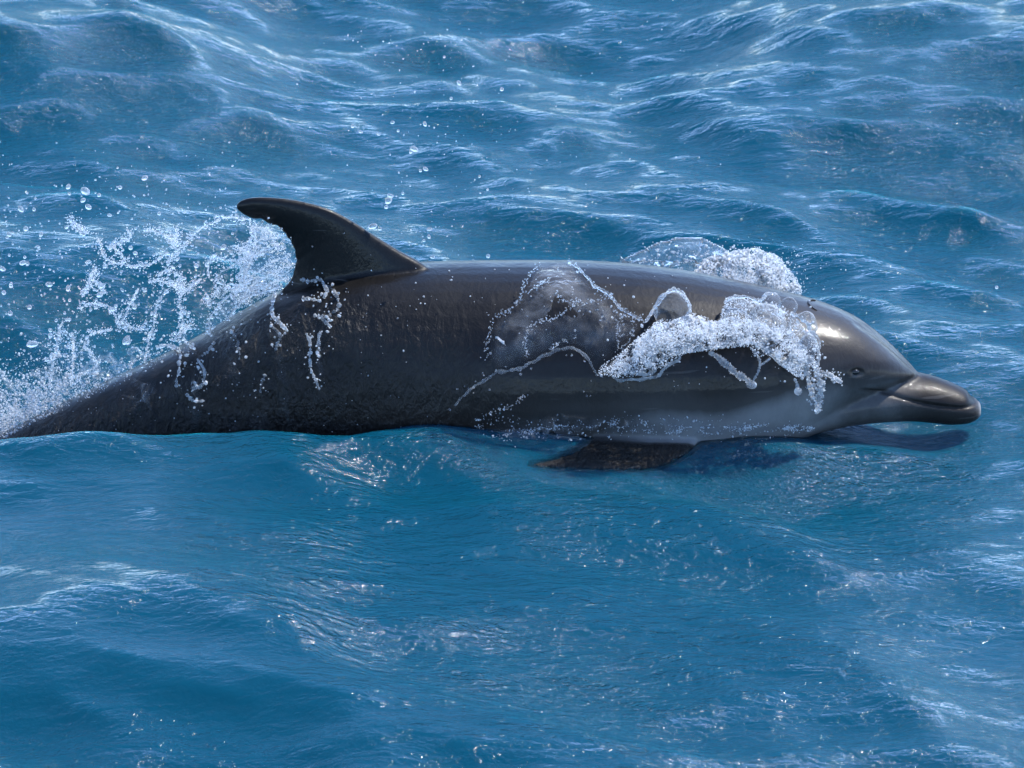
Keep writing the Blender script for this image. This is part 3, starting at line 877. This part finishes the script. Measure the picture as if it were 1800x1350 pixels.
# --- clear veil over the middle of the flank
veil = empty('flank_veil', at(990, 590, -0.2))
tag(veil, 'thin clear veil of water edged with looping ropes over the middle of the flank', 'splash')
vp = z3([(145, 610), (155, 505), (190, 410), (250, 385), (300, 330), (330, 250), (390, 170), (470, 152), (530, 152), (600, 215), (660, 280), (722, 316), (775, 372), (830, 410), (900, 450), (830, 520), (760, 590), (690, 640), (640, 660), (600, 600), (540, 562), (470, 575), (400, 605), (340, 635), (290, 655), (200, 665)])
child('water_film', patch(vp, 4, lambda x, y, d: on_body(x, y, 0.008) or at(x, y, 0.0), 0.018, 0.008, seed=4.0, fr=18), M_VEIL, veil)
VS = [(r, z3(l)) for r, l in (
    (.0046, [(0, 828), (60, 760), (130, 715), (200, 675), (300, 655), (350, 630), (410, 600), (480, 570), (540, 560), (600, 590), (640, 650), (662, 690)]),
    (.0020, [(340, 600), (325, 540), (345, 470), (400, 430), (470, 420), (540, 370), (620, 345), (700, 330)]),
    (.0030, [(720, 310), (715, 360), (690, 410), (650, 445), (590, 475), (540, 505), (510, 522)]),
    (.0022, [(145, 610), (155, 505), (190, 410), (250, 388), (300, 330), (330, 250), (390, 170)]), (.0014, [(300, 330), (380, 272), (440, 235)]),
    (.0034, [(530, 152), (600, 215), (660, 280), (720, 315), (770, 370), (830, 410), (890, 440)]),
    (.0020, [(760, 580), (755, 500), (760, 430), (800, 400), (830, 430), (820, 500), (770, 570)]), (.0016, [(440, 540), (450, 470), (500, 415), (560, 380)]),
    (.0022, [(130, 750), (150, 790), (192, 826)]), (.0026, [(660, 690), (620, 730), (560, 770), (520, 815)]), (.0022, [(640, 640), (660, 700), (620, 720)]),
    (.0022, [(145, 880), (200, 850), (280, 820), (330, 770)]), (.0015, [(470, 300), (490, 330), (540, 345), (590, 330)]), (.0018, [(430, 580), (470, 545), (520, 520)]))]
strands(veil, [v for v in VS if v[0] > .0031], off=0.026, k=4, mat=M_ROPE, rs=0.62)
child('foam_fleck', patch(z3([(145, 515), (200, 498), (240, 530), (248, 560), (220, 548), (190, 520)]), 2.5, lambda x, y, d: on_body(x, y, 0.03), 0.004, 0.008, seed=8.0, fr=60), M_FOAM, veil)
c = crumbs(VS[1:2] + VS[3:7] + VS[11:14], 70, 2.2, 0.0014, off=0.026) + crumbs(VS, 6, 14.0, 0.0026, off=0.03)
child('droplets', balls(c), M_DROP, veil)['kind'] = 'stuff'

# --- broken white water behind the head
hs = empty('head_splash', at(1280, 590, -0.2))
tag(hs, 'white broken splash with clear bubbles tumbling over the flank just behind the head', 'splash')
hp = z3([(850, 510), (905, 455), (960, 425), (1040, 425), (1100, 392), (1160, 425), (1220, 440), (1250, 360), (1290, 328), (1380, 330), (1440, 345), (1500, 345), (1570, 400), (1600, 440), (1650, 480), (1688, 545), (1692, 640), (1660, 690), (1640, 710), (1580, 690), (1530, 650), (1480, 600), (1430, 600), (1390, 600), (1370, 555), (1280, 560), (1180, 575), (1100, 580), (1040, 600), (1000, 630), (960, 655), (850, 690), (760, 700), (700, 690), (650, 690), (680, 640), (760, 590)])
core = z3([(700, 660), (770, 590), (850, 510), (930, 455), (1040, 420), (1110, 395), (1220, 435), (1290, 415), (1400, 430), (1470, 455), (1570, 480), (1650, 570), (1688, 640), (1640, 700), (1580, 690), (1530, 650), (1480, 590), (1370, 545), (1180, 570), (1040, 590), (940, 640), (850, 670), (760, 690)])
child('water_film', patch(hp, 4, lambda x, y, d: on_body(x, y, 0.012) or at(x, y, -0.1), 0.030, 0.014, hole=-0.75, seed=11.0, fr=20), M_WEB, hs)
for k_, (of_, ro_, ho_, fr_) in enumerate(((0.018, 0.022, -0.06, 60), (0.032, 0.016, 0.08, 130))):
    child('foam', patch(core, 2.2, lambda x, y, d: on_body(x, y, of_), 0.026, ro_, hole=ho_, seed=14.0 + 7 * k_, fr=fr_), M_FOAM, hs)
for px, py, rx, ry, of, tl in ((1181, 545, 33, 34, .030, .1), (1354, 530, 18, 16, .03, 0), (1385, 541, 16, 20, .03, .2), (1300, 560, 30, 38, .03, -.2), (1345, 575, 36, 40, .035, .2), (1408, 585, 26, 40, .03, .3), (1415, 620, 18, 34, .035, .2)):
    child('bubble', dome(px, py, rx, ry, of, tilt=tl), M_FILM, hs)
HS = [(r, z3(l)) for r, l in (
    (.0036, [(720, 680), (760, 710), (850, 705), (940, 690), (980, 650), (1040, 612), (1030, 580)]), (.0030, [(750, 680), (830, 672), (900, 680), (940, 660)]),
    (.0046, [(1180, 580), (1250, 620), (1300, 670), (1345, 700), (1375, 718)]), (.0026, [(1370, 550), (1405, 590), (1420, 622), (1410, 670), (1385, 712)]), (.0022, [(1470, 600), (1440, 630), (1415, 640)]),
    (.0034, [(1560, 395), (1620, 430), (1655, 475), (1688, 530), (1692, 600), (1680, 650)]), (.0040, [(1580, 700), (1592, 735), (1598, 772)]), (.0052, [(1670, 640), (1690, 690), (1708, 740), (1692, 800), (1684, 855)]),
    (.0034, [(1640, 690), (1655, 750), (1660, 800)]), (.0040, [(1690, 672), (1750, 690), (1800, 725)]), (.0028, [(890, 440), (930, 370), (985, 305), (1040, 298), (1080, 345), (1095, 390)]),
    (.0024, [(1255, 350), (1280, 328), (1340, 322), (1420, 335), (1450, 310), (1500, 312)]), (.0022, [(1350, 340), (1355, 430), (1340, 520)]), (.0022, [(1430, 560), (1480, 600), (1540, 660)]),
    (.0024, [(1600, 540), (1640, 490), (1660, 500)]), (.0026, [(850, 600), (900, 560), (1000, 540), (1100, 545)]), (.0022, [(800, 650), (880, 620), (960, 620)]))]
strands(hs, HS, off=0.045, k=5)
def pick_head():
    px, py = rng.uniform(1050, 1445), rng.uniform(520, 700)
    a, b = np.array([px]), np.array([py])
    if not bool(inside(core, a, b)[0]) and (rng.random() > .34 or not bool(inside(hp, a, b)[0])): return None
    return on_body(px, py, rng.uniform(.03, .085))
child('froth_glints', mist(13000, pick_head), M_MIST, hs)['kind'] = 'stuff'
q = on_body(1321, 676, 0.05)
child('drip', balls([(q, 0.0075, 0.35)], 3), M_STRAND, hs)
q = on_body(1403, 688, 0.05)
child('drip', balls([(q, 0.0068, 0.4)], 3), M_STRAND, hs)
c = []
ca = np.array(core)
while len(c) < 800:
    px = rng.uniform(ca[:, 0].min() - 10, ca[:, 0].max() + 20); py = rng.uniform(ca[:, 1].min() - 40, ca[:, 1].max() + 20)
    ins_ = bool(inside(core, np.array([px]), np.array([py]))[0])
    if not ins_ and rng.random() > (0.35 if bool(inside(hp, np.array([px]), np.array([py]))[0]) else 0.05): continue
    q = on_body(px, py, rng.uniform(0.05, 0.09))
    if q is not None: c.append((q, 0.0006 + 0.0024 * rng.random() ** 4, rng.uniform(0, .5)))
c += crumbs(HS[7:10], 60, 6.0, 0.004, off=0.045) + crumbs(HS[5:6], 40, 5, .0035, off=.045)
child('droplets', balls(c), M_BEAD, hs)['kind'] = 'stuff'

# --- crest thrown up on the far side
far = empty('far_crest', at(1250, 500, 0.25))
tag(far, 'white foaming crest of water standing behind the back of the dolphin', 'splash')
cl = [(1070, 470), (1110, 447), (1150, 427), (1195, 415), (1235, 417), (1268, 432), (1300, 452), (1300, 520), (1180, 510)]
child('clear_crest', patch(cl, 2.2, lambda x, y, d: at(x, y, 0.26), 0.05, 0.013, seed=21.0, fr=15, thick=0.012), mat_drop('clear_crest_water', 0.07), far)
fo = [(1215, 480), (1235, 455), (1260, 448), (1290, 440), (1305, 436), (1330, 433), (1352, 444), (1372, 452), (1384, 470), (1400, 488), (1410, 510), (1412, 530), (1350, 540), (1270, 520), (1215, 500)]
for k_, (y_, ho_) in enumerate(((0.24, -0.4), (0.20, 0.0))):
    child('foam', patch(fo, 2.2, lambda x, y, d: at(x, y, y_), 0.04, 0.034, hole=ho_, seed=23.0 + 5 * k_, fr=120), M_FOAM, far)
c = []
for _ in range(450):
    px, py = rng.normal(1325, 48), rng.normal(480, 22)
    if py < 436 + abs(px - 1330) * .35 or px > 1418: continue
    c.append((at(px, py, rng.uniform(0.12, 0.24)), 0.0007 + 0.0025 * rng.random() ** 4, .3))
for _ in range(120):
    px = rng.uniform(1130, 1290); c.append((at(px, rng.normal(452, 12), 0.17), 0.0010 + 0.0028 * rng.random() ** 2.5, .3))
child('droplets', balls(c), M_BEAD, far)['kind'] = 'stuff'

def pick_far():
    px, py = rng.normal(1325, 50), rng.normal(482, 24)
    if not bool(inside(fo, np.array([px]), np.array([py]))[0]) and rng.random() > .1: return None
    return at(px, py, rng.uniform(.10, .24))
child('froth_glints', mist(7000, pick_far), M_MIST, far)['kind'] = 'stuff'

# --- low boiling spray where the tail stock leaves the water
c = []
for _ in range(2800):
    px = abs(rng.normal(0, 110)) - 25 if rng.random() < .75 else rng.uniform(0, 330)
    base = 765 - px * 0.46
    py = base - abs(rng.normal(0, 42)) * (1.3 if px < 150 else .6) + 8
    c.append((at(px, py, rng.uniform(-0.06, 0.14)), 0.0005 + 0.0024 * rng.random() ** 4, rng.uniform(0, .6)))
tag(link('tail_spray', balls(c), M_FOAM), 'fine white spray boiling up where the tail stock leaves the water', 'spray', kind='stuff')

wash = empty('tail_wash', at(60, 720, 0.1))
tag(wash, 'torn sheet of pale water rising beside the tail stock at the left edge', 'splash')
tp = [(-60, 700), (-10, 640), (40, 668), (75, 630), (120, 660), (170, 625), (240, 606), (262, 622), (205, 664), (120, 705), (50, 745), (0, 772), (-60, 780)]
for k_, ho_ in enumerate((-0.1, 0.0)):
    child('water_film', patch(tp, 3, lambda x, y, d: at(x, y, 0.10 + 0.04 * k_), 0.02, 0.024, hole=ho_, seed=60.0 + k_ * 4, fr=40), M_WEB, wash)

def pick_tail():
    px = abs(rng.normal(0, 95)) - 20; py = 772 - px * 0.46 - abs(rng.normal(0, 36)) * (1.3 if px < 150 else .6)
    return at(px, py, rng.uniform(-.04, .16))
child('froth_glints', mist(3600, pick_tail), M_MIST, wash)['kind'] = 'stuff'

# --- thin rippled water washing over the belly
bw = empty('belly_wash', at(1120, 752, -0.2))
tag(bw, 'glittering rippled film of water washing over the belly above the flipper', 'splash')
bp = [(842, 752), (880, 738), (930, 735), (990, 722), (1060, 730), (1130, 724), (1200, 732), (1260, 740), (1330, 746), (1420, 751), (1420, 762), (1330, 768), (1240, 778), (1160, 770), (1060, 772), (960, 778), (880, 772)]
def over_both(x, y, d):
    a = on_body(x, y, 0.0); b = under_sea(x, y, 0.0)
    q = b if a is None or (a - CAM).length > (b - CAM).length else a
    return q + (CAM - q).normalized() * 0.010
M_WASH = mat_film('rippled_wash', 0.06, 1.0, True)
child('water_film', patch(bp, 3, over_both, 0.006, 0.020, hole=-0.3, seed=70.0, fr=52), M_WASH, bw)
c = []
for _ in range(260):  # drops of the wash, stretched and white to double as glint streaks
    k = rng.random(); px = 850 + 560 * k; py = 752 + 6 * math.sin(px * .02) + rng.normal(0, 11)
    c.append((over_both(px, py, 0), 0.0004 + 0.0016 * rng.random() ** 4, .9))
child('droplets', balls(c), M_BEAD, bw)['kind'] = 'stuff'

def pick_glints():
    px = rng.uniform(835, 1440); k = (px - 835) / 605
    py = 748 + 10 * math.sin(px * .021 + 1) * (1 - k) + 6 * k + abs(rng.normal(0, 1)) * (8 * (1 - k) + 2) * (1 if rng.random() < .6 else -1)
    if _nz.noise(Vector((px * .035, py * .16, 3.3))) < rng.normal(0.10, 0.12): return None
    q = over_both(px, py, 0)
    return q + (CAM - q).normalized() * rng.uniform(-.008, .004)
child('froth_glints', mist(1100, pick_glints, rmax=.0012), M_MIST, bw)['kind'] = 'stuff'  # not foam here: white bits stand in for sun glints on the waterline

# --- drops in the air: the larger ones one by one, the mist as one
DROPS = []
for sub, st in ((2, 0.0), (2, 0.35), (2, 0.8)):
    DROPS.append(balls([((0, 0, 0), 1.0, st)], sub))
    DROPS[-1].materials.append(M_DROP)
def droplet(px, py, Y, r, group, label):
    o = bpy.data.objects.new('water_droplet', DROPS[int(rng.integers(3))]); COL.objects.link(o)
    o.location = at(px, py, Y); o.scale = (r, r, r); o.rotation_euler = rng.uniform(0, 3, 3)
    tag(o, label, 'droplet', group)
G1, L1 = 'drops flying behind the dorsal fin', 'clear round water droplet in the air left of the dorsal fin'
G2, L2 = 'drops flying above the back', 'clear water droplet in the air above the dolphin back right of the fin'
n = 0
while n < 170:
    px = rng.uniform(0, 500); py = rng.normal(500, 105)
    if py < 300 or py > 660 - px * .25 or py > 770 - .5 * px or (px > 400 and py < 390): continue
    droplet(px, py, rng.uniform(-0.12, 0.16), 0.0016 + 0.0034 * rng.random() ** 2.6, G1, L1); n += 1
droplet(150, 336, 0.05, 0.0068, G1, 'largest clear water droplet at the top of the spray left of the dorsal fin')
droplet(57, 605, -0.06, 0.0062, G1, 'large clear droplet low down near the left edge above the tail spray')
droplet(222, 598, -0.03, 0.0056, G1, 'large clear droplet hanging just above the slope of the tail stock')
for px, py, r in ((146, 352, 4), (174, 343, 3.6), (120, 328, 4), (16, 412, 4), (72, 412, 3.6), (40, 462, 4.5), (52, 540, 4.5)):
    droplet(px, py, rng.uniform(-.08, .08), r / 1000, G1, L1)
droplet(683, 353, 0.03, 0.0054, G2, 'large clear droplet in the air just right of the dorsal fin')
droplet(728, 262, 0.04, 0.0048, G2, 'large clear droplet high above the front edge of the dorsal fin')
for px, py, r in ((679, 364, 3.5), (686, 344, 3.5), (722, 266, 3), (690, 215, 3.2), (747, 218, 3.2), (620, 222, 3.5), (748, 297, 3.6), (739, 300, 3), (807, 146, 3.4), (882, 157, 3.6), (793, 173, 3), (781, 100, 2.6),
                  (755, 403, 3), (754, 416, 3), (745, 423, 2.6), (708, 340, 2.8), (655, 398, 5), (668, 402, 3.4), (858, 450, 4), (832, 458, 2.8), (760, 452, 2.8), (857, 333, 2.4), (700, 230, 2.6), (634, 232, 2.4), (665, 236, 2.2), (843, 310, 2.2)):
    droplet(px, py, rng.uniform(-.05, .15), r / 1000, G2, L2)
droplet(1752, 505, 0.30, 0.0032, G2, 'lone clear droplet over open water above the tip of the beak')
c = []
for _ in range(900):
    px = rng.uniform(-20, 520); py = rng.normal(480, 120)
    if py < 240 or py > 770 - .5 * px or (px > 420 and py < 400): continue
    c.append((at(px, py, rng.uniform(-0.15, 0.2)), 0.0006 + 0.0016 * rng.random() ** 2, .3))
for _ in range(240):
    px = rng.normal(740, 95); py = rng.uniform(50, 455)
    c.append((at(px, py, rng.uniform(-0.05, 0.3)), 0.0006 + 0.0012 * rng.random() ** 2, .3))
for _ in range(60):
    c.append((at(rng.uniform(850, 1300), rng.uniform(20, 330), rng.uniform(0, 0.4)), 0.0006 + 0.0008 * rng.random() ** 2, .3))
tag(link('fine_spray', balls(c), M_DROP), 'fine mist of tiny drops drifting above and behind the dolphin', 'spray', kind='stuff')
